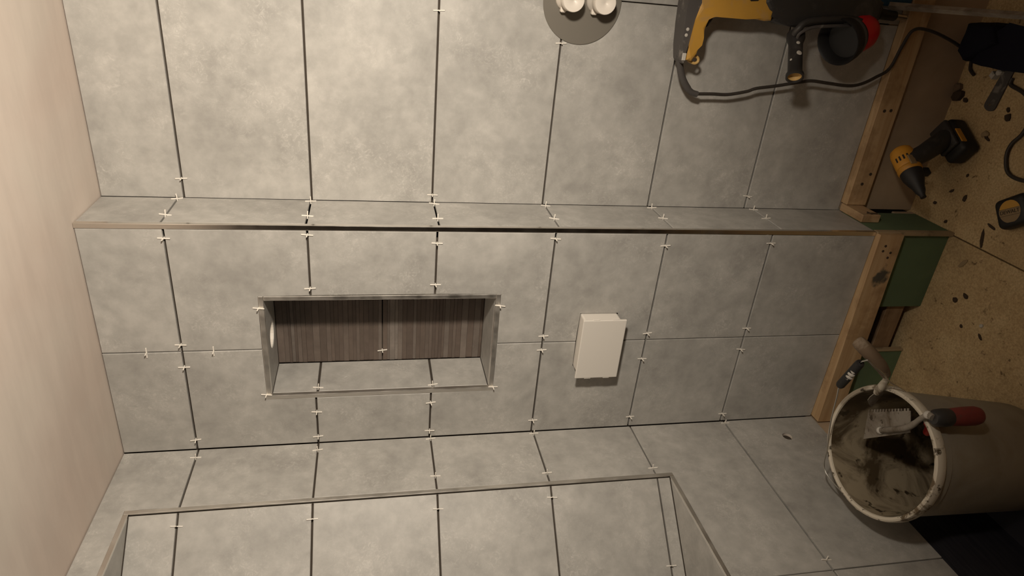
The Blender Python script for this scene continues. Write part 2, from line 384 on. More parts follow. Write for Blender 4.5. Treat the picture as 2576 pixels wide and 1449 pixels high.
bm = bmesh.new(); lathe(bm, [(.0150, -.001), (.0150, -.018), (0, -.018)], (XL, -.088, -1.679), (1, 0, 0), 20)
tag(obj('pipe_hole_liner', bm, M_CEIL, wall_left), 'pinkish inside of the round pipe hole')
box('tanking_sheet', (XL - .02, -1.3, ZF), (XL - .004, -.20, ZB + .01), M_MEMB, wall_left)
box('plasterboard', (XL - .02, -.20, ZF), (XL - .004, .012, ZB + .01), M_BROWNB, wall_left)
box('tanking_sheet', (XL - .004, -1.3, ZF - .0002), (-.47, -.17, ZF + .0007), M_MEMB, wall_left)
# window recess: splayed reveal, soffit, sill
ru = Vector((-.664, -.748, 0)).normalized(); rn = Vector((-ru.y, ru.x, 0)) * -1
if rn.x < 0: rn = -rn
fr_rev = Frame((XL, -WY, 0), ru, (0, 0, 1), rn)
bm = bmesh.new(); prism(bm, rect(.0, .46, WS - .005, WT + .005), Vector((XL, -WY, 0)) - rn * TH, ru, (0, 0, 1), rn, .01)
reveal = structure('window_1', bm, M_EDGE, 'splayed grey tiled window recess in the left wall')
za = [WT] + ZL[:5] + [WS]
for k in range(6):
    tile(fr_rev, rect(.0045, .455, za[k + 1] + (HJ if k < 5 else .001), za[k] - (HJ if k else .001)), reveal)
far = (XL + ru.x * .455, -WY + ru.y * .455)
poly = [(XL - .0036, -WY - .0065), (far[0], far[1] - .003), (far[0], -1.25), (XL - .0036, -1.25)]
fs = Frame((0, 0, WT), (1, 0, 0), (0, 1, 0), (0, 0, -1)); tile(fs, poly, reveal)
fk = Frame((0, 0, WS), (1, 0, 0), (0, 1, 0), (0, 0, 1)); tile(fk, poly, reveal)
box('window_pane', (far[0] - .02, -1.27, WS), (far[0] - .01, far[1] + .03, WT), M_GLASS, reveal)
# unseen remainder of the room, plain plaster
bm = bmesh.new(); bx(bm, (1.6, -3.0, ZF), (1.68, D, ZC)); structure('wall_right', bm, M_ROOM, 'plain plastered right wall outside the picture')
bm = bmesh.new(); bx(bm, (-1.3, -3.05, ZF), (1.68, -2.97, ZC)); structure('wall_front', bm, M_ROOM, 'plain plastered wall behind the camera')
# metal trims
def trim(n, lo, hi, label): 
    o = box('trim_%d' % n, lo, hi, M_TRIMP if n == 1 else M_TRIM, None, .0011, 2); tag(o, label, 'trim', None, 'structure')
trim(1, (-.0115, -.0008, ZB), (.0008, .0115, ZC - .001), 'long satin metal trim on the outer corner of the boxed out wall')
trim(2, (nr, -.0008, nb + .0002), (NX1, .0113, nt - .0002), 'metal edge of the niche nearest the long corner trim')
trim(3, (NX0, -.0008, NZ0), (nl, .0113, NZ1), 'metal edge of the niche nearest the window wall')
trim(4, (nl + .0003, -.0008, nt), (NX1, .0113, NZ1), 'short metal edge along the top of the niche')
trim(5, (nl + .0003, -.0008, NZ0), (NX1, .0113, nb), 'short metal edge along the bottom of the niche')
trim(6, (XL - .0032, -WY, WS - .0115), (XL + .0008, -WY + .0118, WT + .0115), 'long metal edge of the window recess, nearest the niche')
trim(7, (XL - .0032, -1.25, WT), (XL + .0008, -WY - .0005, WT + .0118), 'metal edge along the head of the window recess')
trim(8, (XL - .0032, -1.25, WS - .0118), (XL + .0008, -WY - .0005, WS), 'metal edge along the sill of the window recess')

# ---------------------------------------------------------------- valve box, pipe ends
vb = thing('valve_box', (-.328, 0, -1.046), 'white plastic valve box cover sticking out of the boxed out wall', 'box')
box('box_body', (-.4105, -.046, -1.0975), (-.2445, .0094, -.9945), M_WHITE, vb, .004, 2)
lid = box('box_lid', (-.4165, -.0525, -1.106), (-.2355, -.0462, -.986), M_WHITE, vb, .0022, 2)
for x in (-.4185, -.2355):
    for zc in (-1.022, -1.075): box('clip_tab', (x, -.0555 + .004, zc - .009), (x + .002, -.0455, zc + .009), M_WHITE, vb, .0006)
cl = tag(None or bpy.data.objects.new('pipe_collar', None), 'round grey rubber collar behind the two capped white pipes', 'collar'); COL.objects.link(cl); cl.location = (hub[0], D, hub[1])
bm = bmesh.new(); lathe(bm, [(0, 0), (.0955, 0), (.0965, .001), (.0965, .0022), (.0955, .003), (0, .003)], (hub[0], D - .0005, hub[1]), (0, -1, 0), 72)
obj('collar_disc', bm, M_RUBBER, cl)
for zc, lab in ((-.9025, 'white capped pipe end on the grey collar, the one nearer the ceiling'), (-.9785, 'white capped pipe end on the grey collar, the one nearer the drill')):
    t = thing('capped_pipe', (.5145, D - .0037, zc), lab, 'pipe', 'capped pipes on the grey collar')
    bm = bmesh.new(); lathe(bm, [(0, 0), (.027, 0), (.027, .012), (.0225, .018), (.0225, .046)], (.5145, D - .0037, zc), (0, -1, 0), 32); obj('pipe_stub', bm, M_PIPE, t, True)
    bm = bmesh.new(); lathe(bm, [(.0225, .040), (.0255, .041), (.0255, .062), (.0243, .0645), (.004, .0648), (.003, .0640), (0, .0640)], (.5145, D - .0037, zc), (0, -1, 0), 32); obj('end_cap', bm, M_PIPE, t, True)
    bm = bmesh.new(); bx(bm, (.4845, D - .026, zc + .004), (.497, D - .013, zc + .017), .002); obj('lug', bm, M_PIPE, t)

# ---------------------------------------------------------------- tile spacers
def spacer_mesh():
    bm = bmesh.new(); bx(bm, (-.0135, -.0013, .0001), (.0135, .0013, .0028), .0004); bx(bm, (-.0013, -.00125, .0022), (.0013, .00125, .0135), .0004); bx(bm, (-.0013, -.00125, -.006), (.0013, .00125, .0006))
    me = bpy.data.meshes.new('tile_spacer'); bm.to_mesh(me); bm.free(); me.materials.append(M_SPACER); return me
SPM = spacer_mesh(); ORD = ['first', 'second', 'third', 'fourth', 'fifth', 'sixth']
def spacer(pos, across, normal, label):
    a = Vector(across).normalized(); n = Vector(normal).normalized(); b = n.cross(a)
    o = bpy.data.objects.new('tile_spacer', SPM); COL.objects.link(o)
    tilt = Matrix.Rotation(random.uniform(-.10, .10), 4, 'Z') @ Matrix.Rotation(random.uniform(-.12, .12), 4, 'Y')
    m = Matrix((a, b, n)).transposed().to_4x4() @ tilt; m.translation = pos; o.matrix_world = m
    tag(o, label, 'spacer', 'white tile spacers')
ZV = (0, 0, 1)
for x, j, where in ((.049, 0, 'near the inner corner'), (.021, 2, 'near the inner corner'), (.037, 5, 'near the inner corner'), (.414, 3, 'at the edge of the grey collar'), (.466, 2, 'at the photo edge, away from the corner')):
    spacer((x, D, ZR[j]), ZV, (0, -1, 0), 'white spacer, recessed wall, %s joint down, %s' % (ORD[j], where))
for j in range(6):
    spacer((0, (.163, .162, .160, .160, .160, .160)[j], ZS[j]), ZV, (1, 0, 0), 'white spacer on the narrow side face, %s joint from ceiling, at the inner corner' % ORD[j])
    spacer((0, (.055, .060, .054, .065, .079, .090)[j], ZS[j]), ZV, (1, 0, 0), 'white spacer on the narrow side face, %s joint from ceiling, by the metal trim' % ORD[j])
    spacer(((-.033, -.022, -.041, -.027, -.044, -.035)[j], 0, ZM[j]), ZV, (0, -1, 0), 'white spacer on the boxed wall, %s joint from ceiling, by the long corner trim' % ORD[j])
for x, j in ((-.311, 0), (-.310, 3), (-.309, 4), (-.300, 5)):
    spacer((x, 0, ZM[j]), ZV, (0, -1, 0), 'white spacer on the boxed wall, %s joint from ceiling, trim side of the cross joint' % ORD[j])
for x, j in ((-.375, 0), (-.354, 3), (-.393, 4), (-.371, 5)):
    spacer((x, 0, ZM[j]), ZV, (0, -1, 0), 'white spacer on the boxed wall, %s joint from ceiling, window side of the cross joint' % ORD[j])
for x, j in ((-.161, 1), (-.153, 2)):
    spacer((x, 0, ZM[j]), ZV, (0, -1, 0), 'white spacer on the boxed wall, %s joint from ceiling, between niche and corner trim' % ORD[j])
for x, j in ((-.528, 1), (-.514, 2)):
    spacer((x, 0, ZM[j]), ZV, (0, -1, 0), 'white spacer on the boxed wall, %s joint from ceiling, just past the niche' % ORD[j])
for x, j in ((-.601, 0), (-.610, 1), (-.610, 2), (-.592, 3), (-.597, 4), (-.604, 5)):
    spacer((x, 0, ZM[j]), ZV, (0, -1, 0), 'white spacer on the boxed wall, %s joint from ceiling, beside the left wall corner' % ORD[j])
XV = (1, 0, 0)
spacer((VX, 0, .081), XV, (0, -1, 0), 'white spacer across the upright joint of the boxed wall, nearest the ceiling')
spacer((VX, 0, -.069), XV, (0, -1, 0), 'white spacer across the upright joint of the boxed wall, between first joint and niche')
for x, z, wh in ((-.213, -.182, 'top corner nearest the long trim'), (-.215, -.772, 'bottom corner nearest the long trim'), (-.466, -.182, 'top corner nearest the window wall'), (-.469, -.772, 'bottom corner nearest the window wall')):
    spacer((x, -.0008, z), ZV, (0, -1, 0), 'white spacer on the niche edge, %s' % wh)
for y, j, wh in ((-.034, 0, 'in the wall corner'), (-.031, 1, 'in the wall corner'), (-.010, 2, 'in the wall corner'), (-.012, 3, 'in the wall corner'), (-.012, 5, 'in the wall corner'), (-.159, 2, 'beside the window trim'), (-.175, 3, 'beside the window trim'), (-.184, 4, 'beside the window trim'), (-.531, 5, 'left of the bucket')):
    spacer((XL, y, ZL[j]), ZV, (1, 0, 0), 'white spacer on the left wall, %s joint from ceiling, %s' % (ORD[j], wh.replace('left of', 'beside')))
for s, j in ((.034, 0), (.041, 1), (.040, 2), (.033, 3), (.224, 4)):
    p = fr_rev.p(s, ZL[j]); spacer(p, ZV, rn, 'white spacer on the splayed window reveal, %s joint from ceiling' % ORD[j])
spacer((nl, .026, -.307), ZV, (1, 0, 0), 'white spacer on the lit inner side of the niche, upper joint')
spacer((nl, .020, -.609), ZV, (1, 0, 0), 'white spacer on the lit inner side of the niche, lower joint')
spacer((-.436, nd, -.476), ZV, (0, -1, 0), 'white spacer on the brown strip back of the niche')

# ---------------------------------------------------------------- timber battens under the tiles
bt = thing('timber_batten', (-.32, 0, -1.9), 'long stained pine batten under the boxed out wall tiles', 'batten')
bm = bmesh.new()
prism(bm, [(-.0025, -.0150), (XL + .003, -.0330), (XL + .003, .0095), (-.0025, .0095)], (0, 0, ZB - .001), (1, 0, 0), (0, 1, 0), (0, 0, 1), .078, .0025, 1)
obj('batten_timber', bm, stained(M_PINE, (.188, -.012, -.004)), bt, origin=(-.32, -.01, -1.858))
for x, z in ((-.035, -1.845), (-.055, -1.868), (-.05, -1.842), (-.07, -1.864)):
    yy = -.0150 + (x + .0025) * .0285; bm = bmesh.new(); lathe(bm, [(.0036, -.001), (.0036, .0012), (.0015, .0015), (0, .0008)], (x, yy, z), (0, -1, 0), 10); obj('screw_head', bm, M_CRUMB, bt)
rb = thing('timber_batten', (.55, D, -1.9), 'long pale pine batten under the recessed wall tiles, beneath the drill', 'batten')
bm = bmesh.new(); bx(bm, (.0245, .148, -1.882), (1.15, D + .0035, ZB - .001), .0022); obj('batten_timber', bm, M_PINE, rb, origin=(.55, .165, -1.85))
for x, z in ((.09, -1.845), (.30, -1.838), (.302, -1.858), (.12, -1.862)):
    bm = bmesh.new(); lathe(bm, [(.0045, -.001), (.0045, .0012), (.0015, .0016), (0, .0008)], (x, .148, z), (0, -1, 0), 10); obj('screw_head', bm, M_CRUMB, rb)
sb = thing('timber_block', (.01, .11, -1.88), 'short pine block with a nail on the narrow side face', 'block')
bm = bmesh.new(); bx(bm, (.0002, .070, -1.876), (.0235, .170, ZB - .001), .002); obj('block_timber', bm, M_PINEY, sb, origin=(.012, .12, -1.845))
bm = bmesh.new(); tube(bm, [(.0232, .083, -1.838), (.0255, .083, -1.838), (.0262, .079, -1.852), (.0262, .076, -1.866)], .0016, 8); tube(bm, [(.0262, .073, -1.846), (.0262, .089, -1.842)], .0016, 8); obj('nail', bm, M_CRUMB, sb)

# ---------------------------------------------------------------- big corded drill leaning on the recessed wall
yc = .105
dr = thing('corded_drill', (.53, .14, ZB), 'large yellow and black corded drill leaning upright against the recessed wall', 'drill')
def xz(bm, pts, yf, th, bev, seg=3): prism(bm, pts, (0, yf, 0), (1, 0, 0), (0, 0, 1), (0, -1, 0), th, bev, seg, True)
yellow = [(.62, -1.211), (.556, -1.211), (.538, -1.205), (.526, -1.197), (.497, -1.192), (.441, -1.188), (.406, -1.188), (.404, -1.203), (.422, -1.214), (.442, -1.211), (.462, -1.212), (.478, -1.222), (.500, -1.224), (.513, -1.227), (.516, -1.240), (.516, -1.318), (.510, -1.345), (.506, -1.370), (.508, -1.386), (.529, -1.390), (.546, -1.372), (.62, -1.360)]
bm = bmesh.new(); xz(bm, yellow, yc - .033, .066, .009); obj('handle_housing', bm, M_YEL, dr)
grip = [(.60, -1.172), (.545, -1.166), (.518, -1.167), (.483, -1.169), (.434, -1.174), (.404, -1.178), (.397, -1.184), (.400, -1.189), (.441, -1.190), (.497, -1.195), (.526, -1.200), (.56, -1.213), (.60, -1.213)]
bm = bmesh.new(); xz(bm, grip, yc - .028, .056, .006); obj('rear_grip', bm, M_DKGREY, dr)
gear = [(.62, -1.345), (.546, -1.358), (.531, -1.372), (.527, -1.389), (.508, -1.388), (.500, -1.427), (.497, -1.465), (.506, -1.505), (.512, -1.56), (.518, -1.64), (.530, -1.672), (.570, -1.672), (.60, -1.62), (.62, -1.5)]
bm = bmesh.new(); xz(bm, gear, yc - .040, .076, .012); obj('gear_housing', bm, M_BLK, dr)
bm = bmesh.new(); xz(bm, [(.508, -1.224), (.488, -1.223), (.478, -1.226), (.484, -1.236), (.500, -1.244), (.512, -1.240)], yc - .014, .028, .003); obj('trigger', bm, M_BLK, dr)
vt = bmesh.new(); xz(vt, [(.62, -1.352), (.560, -1.350), (.548, -1.338), (.546, -1.320), (.556, -1.306), (.62, -1.300)], yc - .0345, .012, .002, 1); vo = obj('vent_panel', vt, M_BLK2, dr)
for k in range(6):
    z = -1.312 - k * .007; bm = bmesh.new(); bx(bm, (.551 + abs(k - 2.5) * .002, yc - .0368, z - .0016), (.62, yc - .0335, z + .0016), .0006); obj('vent_fin', bm, M_DKGREY, vo)
bm = bmesh.new(); tube(bm, spline([(.416, yc - .01, -1.211), (.412, yc - .01, -1.226), (.403, yc - .01, -1.229), (.398, yc - .01, -1.220), (.404, yc - .01, -1.203)], 4), .0034, 8); obj('hanging_loop', bm, M_YCORE, dr)
box('grip_badge', (.405, yc - .0295, -1.187), (.422, yc - .0275, -1.177), M_SPLAT, dr, .001)
for px, pz in ((.475, -1.178), (.462, -1.177)):
    bm = bmesh.new(); lathe(bm, [(.004, -.002), (.004, .0006), (0, .0012)], (px, yc - .028, pz), (0, -1, 0), 8); obj('adhesive_splash', bm, M_SPLAT, dr)
# cord: thick sleeve then cable along the wall, over the batten and down to the floor
bm = bmesh.new(); tube(bm, spline([(.412, yc, -1.184), (.396, .110, -1.189), (.366, .115, -1.203), (.343, .118, -1.220), (.326, .120, -1.240), (.321, .121, -1.258)], 5), [.0085] * 18 + [.0075] * 8, 10); obj('cord_sleeve', bm, M_DKGREY, dr, True)
bm = bmesh.new(); tube(bm, spline([(.321, .122, -1.250), (.3235, .122, -1.30), (.324, .124, -1.344), (.334, .125, -1.395), (.343, .125, -1.420), (.352, .125, -1.473), (.366, .122, -1.539), (.371, .120, -1.570), (.368, .120, -1.617), (.364, .124, -1.683), (.370, .130, -1.725), (.388, .135, -1.765), (.413, .139, -1.803), (.47, .135, -1.815), (.512, .122, -1.822), (.514, .120, -1.87), (.490, .138, -1.97), (.463, .156, -2.045), (.448, .158, -2.0645), (.425, .150, -2.0645), (.412, .13, -2.0645)], 6), .0042, 8); obj('cord', bm, M_CORD, dr, True)
# side handle with hollow yellow end
a0 = Vector((.482, .078, -1.462)); a1 = Vector((.395, -.014, -1.428)); ax = (a1 - a0).normalized(); ln = (a1 - a0).length
bm = bmesh.new(); lathe(bm, [(0, 0), (.021, 0), (.0215, .012), (.0165, .030), (.0165, ln - .016), (.0205, ln - .008), (.0205, ln), (.0165, ln + .001), (.0155, ln - .004)], a0, ax, 28); sh = obj('side_handle', bm, M_BLK, dr, True)
bm = bmesh.new(); lathe(bm, [(.0163, ln - .002), (.0145, ln - .008), (.011, ln - .012), (0, ln - .012)], a0, ax, 24); obj('yellow_core', bm, M_YCORE, sh)
for h, ang, r in ((.040, -.35, .0045), (.018, .3, .0032), (.070, -.55, .0065), (.088, .6, .003)):
    d = Vector((.5956, -1.4781, -.4463)) - a0; d = (d - ax * d.dot(ax)).normalized(); d = (d * math.cos(ang) + ax.cross(d) * math.sin(ang)).normalized()
    bm = bmesh.new(); lathe(bm, [(r, -.002), (r, .0004), (r * .5, .0012), (0, .0014)], a0 + ax * h + d * .0166, d, 8); obj('adhesive_splash', bm, M_SPLAT, sh)
bm = bmesh.new(); tube(bm, spline([(.484, .058, -1.445), (.497, .050, -1.446), (.513, .050, -1.462), (.521, .050, -1.50), (.527, .052, -1.56), (.524, .056, -1.61), (.505, .060, -1.635), (.47, .065, -1.648)], 5), .0085, 10); obj('clamp_band', bm, M_BLK, dr, True)
bm = bmesh.new(); tube(bm, spline([(.474, .052, -1.452), (.488, .045, -1.450), (.503, .044, -1.478), (.510, .045, -1.53), (.514, .048, -1.58)], 5), .004, 8); obj('clamp_strap', bm, M_DKGREY, dr, True)
# dark cup shaped nose piece with red end
c0 = Vector((.474, .050, -1.560)); c1 = Vector((.514, .100, -1.688)); cx = (c1 - c0).normalized()
bm = bmesh.new(); lathe(bm, [(0, .030), (.044, .029), (.051, .004), (.0555, 0), (.057, .004), (.054, .026), (.051, .032), (0, .032)], c0, cx, 44); obj('nose_cup', bm, M_BLK2, dr, True)
bm = bmesh.new(); lathe(bm, [(0, .0325), (.0500, .0325), (.0500, .042), (.046, .045), (0, .045)], c0, cx, 44); obj('grey_ring', bm, M_DKGREY, dr, True)
bm = bmesh.new(); lathe(bm, [(0, .0452), (.043, .0452), (.043, .056), (0, .056)], c0, cx, 40); obj('black_ring', bm, M_BLK2, dr, True)
bm = bmesh.new(); lathe(bm, [(0, .0565), (.043, .0565), (.0455, .070), (.044, .094), (.036, .112), (.020, .122), (0, .124)], c0, cx, 40); tag(obj('red_end', bm, M_RED, dr, True), 'glossy red rounded end piece')
bm = bmesh.new(); lathe(bm, [(0, 0), (.022, 0), (.022, .030), (.013, .045), (.012, .10)], (.545, .118, -1.668), (-.05, .22, -1), 20); obj('chuck', bm, M_BLK2, dr, True)
bm = bmesh.new(); lathe(bm, [(.0, .10), (.008, .10), (.008, .142), (0, .142)], (.545, .118, -1.668), (-.05, .22, -1), 14); obj('bit_shank', bm, M_STEEL, dr, True)
# blue scrap and grey upright stick at the frame edge
bl = thing('blue_packet', (.585, .155, ZB), 'small blue packet standing on the pale batten beside the drill', 'packet')
bm = bmesh.new(); bx(bm, (.5615, .1505, ZB - .0005), (.605, .1705, -1.652), .004, 2); obj('packet_sleeve', bm, M_BLUE, bl)
stk = tag(bpy.data.objects.new('weathered_stick', None), 'thin weathered grey stick leaning from the batten to the floor', 'stick'); COL.objects.link(stk); stk.location = (.575, -.02, ZF)
bm = bmesh.new(); prism(bm, [(-.0065, -.0065), (.0065, -.0065), (.0065, .0065), (-.0065, .0065)], (.5635, .140, -1.745), (1, 0, 0), Vector((0, .88, .47)).normalized(), Vector((0, -.47, .88)), .0); bm.free()
bm = bmesh.new(); tube(bm, [(.5635, .141, -1.742), (.5665, .08, -1.845), (.571, .0, -1.98), (.574, -.045, -2.059)], .0088, 4); obj('stick_shaft', bm, M_STICK, stk, origin=(.57, .05, -1.9))

# ---------------------------------------------------------------- cordless driver standing on its battery
cd = thing('cordless_driver', (.232, .09, ZF), 'yellow and black cordless driver standing on its battery near the pale batten', 'drill')
bdir = Vector((-.55, -.83, 0)).normalized(); bs = Vector((-bdir.y, bdir.x, 0))
def obox(bm, c, ax, sd, up, l, w, h, bev, seg=3):
    b2 = bmesh.new(); bx(b2, (-l / 2, -w / 2, -h / 2), (l / 2, w / 2, h / 2), bev, seg)
    m = Matrix((Vector(ax), Vector(sd), Vector(up))).transposed(); c = Vector(c); mp = {v: bm.verts.new(m @ v.co + c) for v in b2.verts}
    for f in b2.faces: bm.faces.new([mp[v] for v in f.verts])
    b2.free()
UP = Vector((0, 0, 1)); bc = Vector((.240, .083, ZF))
bm = bmesh.new(); obox(bm, bc + UP * .028, bdir, bs, UP, .112, .072, .055, .014); obj('battery', bm, M_BLK2, cd, True)
bm = bmesh.new(); obox(bm, bc + UP * .061 - bdir * .010, bdir, bs, UP, .085, .060, .014, .005); obj('battery_shoe', bm, M_BLK, cd, True)
bm = bmesh.new(); obox(bm, bc + UP * .050 + bdir * .01 + bs * .037, bdir, bs, UP, .045, .004, .016, .0015); obj('battery_latch', bm, M_YEL2, cd)
hc = Vector((.170, .048, -1.888))
bm = bmesh.new(); tube(bm, [bc + UP * .060 - bdir * .008, bc.lerp(hc, .45) + UP * .05, bc.lerp(hc, .72) + UP * .045, hc + UP * .0], [.028, .025, .0245, .027], 14); obj('grip', bm, M_BLK, cd, True)
bm = bmesh.new(); lathe(bm, [(0, -.066), (.019, -.065), (.0275, -.058), (.0305, -.046), (.0305, -.006), (.0285, .0), (0, .0)], hc, bdir, 32); mh = obj('motor_housing', bm, M_YEL2, cd, True)
for k in range(4):
    q = .5 + k * .33; d = (UP * math.sin(q) + bs * math.cos(q)); bm = bmesh.new(); obox(bm, hc - bdir * .022 + d * .0302, bdir, bdir.cross(d), d, .014, .0045, .002, .0004, 1); obj('vent_slot', bm, M_BLK2, mh)
bm = bmesh.new(); lathe(bm, [(.0288, .0005), (.031, .003), (.031, .012), (.0285, .016), (0, .016)], hc, bdir, 32); obj('housing_band', bm, M_YEL2, cd, True)
bm = bmesh.new(); lathe(bm, [(.0285, .0165), (.027, .034), (.021, .052), (.0155, .066), (.013, .08), (.0075, .092), (.0075, .100), (0, .101)], hc, bdir, 32); obj('nose_cone', bm, M_BLK2, cd, True)
bm = bmesh.new(); obox(bm, hc - UP * .042 + bdir * .012, bdir, bs, UP, .022, .018, .032, .004); obj('trigger', bm, M_BLK2, cd)
bm = bmesh.new(); obox(bm, hc + UP * .010 + bs * .0295 - bdir * .006, bdir, bs, UP, .03, .004, .018, .0012); obj('side_badge', bm, M_TLAB, cd)

# ---------------------------------------------------------------- floor things on the right
tp = thing('tape_measure', (.125, -.150, ZF), 'black tape measure with a yellow label on the chipboard floor', 'tape measure')
ta = Vector((.62, -.78, 0)).normalized(); tb = Vector((-ta.y, ta.x, 0))
tc = Vector((.128, -.168, ZF))
bm = bmesh.new(); obox(bm, tc + UP * .023, ta, tb, UP, .088, .078, .044, .015, 4); obj('case', bm, M_BLK2, tp, True)
bm = bmesh.new(); obox(bm, tc - ta * .042 - tb * .02 + UP * .009, ta, tb, UP, .016, .028, .016, .004); obj('mouth', bm, M_BLK, tp)
fx = Vector((.55, -.835, 0)).normalized(); fy = Vector((.835, .55, 0))
tl = tc + UP * .0452
def lab(poly, m, nm, h): 
    bm = bmesh.new(); prism(bm, poly, tl + UP * h, fx, fy, UP, .0015); return obj(nm, bm, m, tp)
cir = [(.029 * math.cos(q), .029 * math.sin(q)) for q in [2 * math.pi * k / 32 for k in range(32)]]
def band(v0, v1, n=10):
    up_ = [(math.sqrt(max(0, .029 ** 2 - v * v)), v) for v in [v0 + (v1 - v0) * k / n for k in range(n + 1)]]
    return up_ + [(-u, v) for u, v in reversed(up_)]
lab(band(.008, .0285), M_YLAB, 'yellow_label', 0); lab(band(-.0275, -.010), M_TLAB, 'tan_label', 0); dk = lab(band(-.0092, .0072), M_TLAB, 'name_band', .0002)
cu = bpy.data.curves.new('lettering', 'FONT'); cu.body = 'DEWALT'; cu.size = .013; cu.extrude = .0003; cu.align_x = 'CENTER'; cu.align_y = 'CENTER'
to = bpy.data.objects.new('tmp', cu); COL.objects.link(to); bpy.context.view_layer.update()
me = bpy.data.meshes.new_from_object(to.evaluated_get(bpy.context.evaluated_depsgraph_get())); bpy.data.objects.remove(to)
lt = link('lettering', me, M_INK, tp); mm = Matrix((fx, fy, UP)).transposed().to_4x4(); mm.translation = tl - tc + UP * .0007 - fy * .001 + (tc - Vector(tp.location)); lt.matrix_local = mm

bg = thing('tool_bag', (.50, .07, ZF), 'dark navy cloth tool bag slumped on the floor by the stick', 'bag')
def soft(bm, poly, z0, z1, amp, sc):
    b2 = bmesh.new(); prism(b2, poly, (0, 0, z1), (1, 0, 0), (0, 1, 0), (0, 0, 1), z1 - z0, .022, 3)
    bmesh.ops.triangulate(b2, faces=b2.faces); bmesh.ops.subdivide_edges(b2, edges=b2.edges, cuts=2, use_grid_fill=True)
    for v in b2.verts:
        n = noise.noise(v.co * sc); n2 = noise.noise(v.co * sc + Vector((7, 3, 1))); v.co += Vector((n, n2, abs(n) * .8 if v.co.z > z0 + .01 else 0)) * amp
        v.co.z = max(v.co.z, z0)
    mp = {v: bm.verts.new(v.co) for v in b2.verts}
    for f in b2.faces: bm.faces.new([mp[v] for v in f.verts])
    b2.free()
bm = bmesh.new(); soft(bm, [(.442, .095), (.445, -.01), (.455, -.27), (.532, -.27), (.530, .015), (.536, .05), (.50, .09)], ZF, -1.99, .007, 16); obj('bag_body', bm, M_NAVY, bg, True)
bm = bmesh.new(); soft(bm, [(.468, .132), (.450, .10), (.50, .02), (.545, .045), (.547, .10), (.540, .128)], ZF, -1.972, .005, 18); obj('bag_flap', bm, M_NAVY, bg, True)
sp = thing('flat_bar', (.37, .04, ZF), 'dark flat steel bar with a rounded end poking out from the bag', 'bar')
d1 = (Vector((.335, .047, 0)) - Vector((.450, .030, 0))).normalized(); d2 = Vector((-d1.y, d1.x, 0)); hw = .0185
out = [(-.115, -.014), (-.115, .014)] + [(.0 - .005, hw)] + [(.0 + hw * .75 * math.cos(q) - .004, hw * math.sin(q)) for q in [math.pi / 2 - math.pi * k / 10 for k in range(1, 10)]] + [(-.005, -hw)]
bm = bmesh.new(); prism(bm, out, Vector((.344, .046, ZF + .006)), d1, d2, UP, .0056, .0012); obj('bar_blade', bm, M_DKGREY, sp, origin=(.39, .04, ZF + .003))
bm = bmesh.new(); lathe(bm, [(.0035, 0), (.0035, .0006), (0, .0006)], Vector((.350, .045, ZF + .0058)), UP, 10); obj('hole_rivet', bm, M_STEEL, sp)
def lump(nm, x, y, sx, sy, h, m, label, cat, rot=None, group=None, seg=7):
    rot = random.uniform(0, 6.28) if rot is None else rot; bm = bmesh.new(); n = seg
    pts = [((sx * (.75 + .4 * random.random())) * math.cos(2 * math.pi * k / n), (sy * (.75 + .4 * random.random())) * math.sin(2 * math.pi * k / n)) for k in range(n)]
    u = Vector((math.cos(rot), math.sin(rot), 0)); v = Vector((-math.sin(rot), math.cos(rot), 0))
    prism(bm, pts, (x, y, ZF + h), u, v, UP, h - .0002, min(h * .4, .003)); o = obj(nm, bm, m, None, origin=(x, y, ZF)); tag(o, label, cat, group); return o
lump('white_block', .423, .062, .013, .010, .022, M_PALE, 'small off-white block at the edge of the navy bag', 'block', .3, None, 4)
lump('adhesive_lump', .432, .050, .009, .008, .018, M_PALE, 'pale crusty lump between the white block and the bag', 'lump')
G = 'crumbs on the chipboard floor'
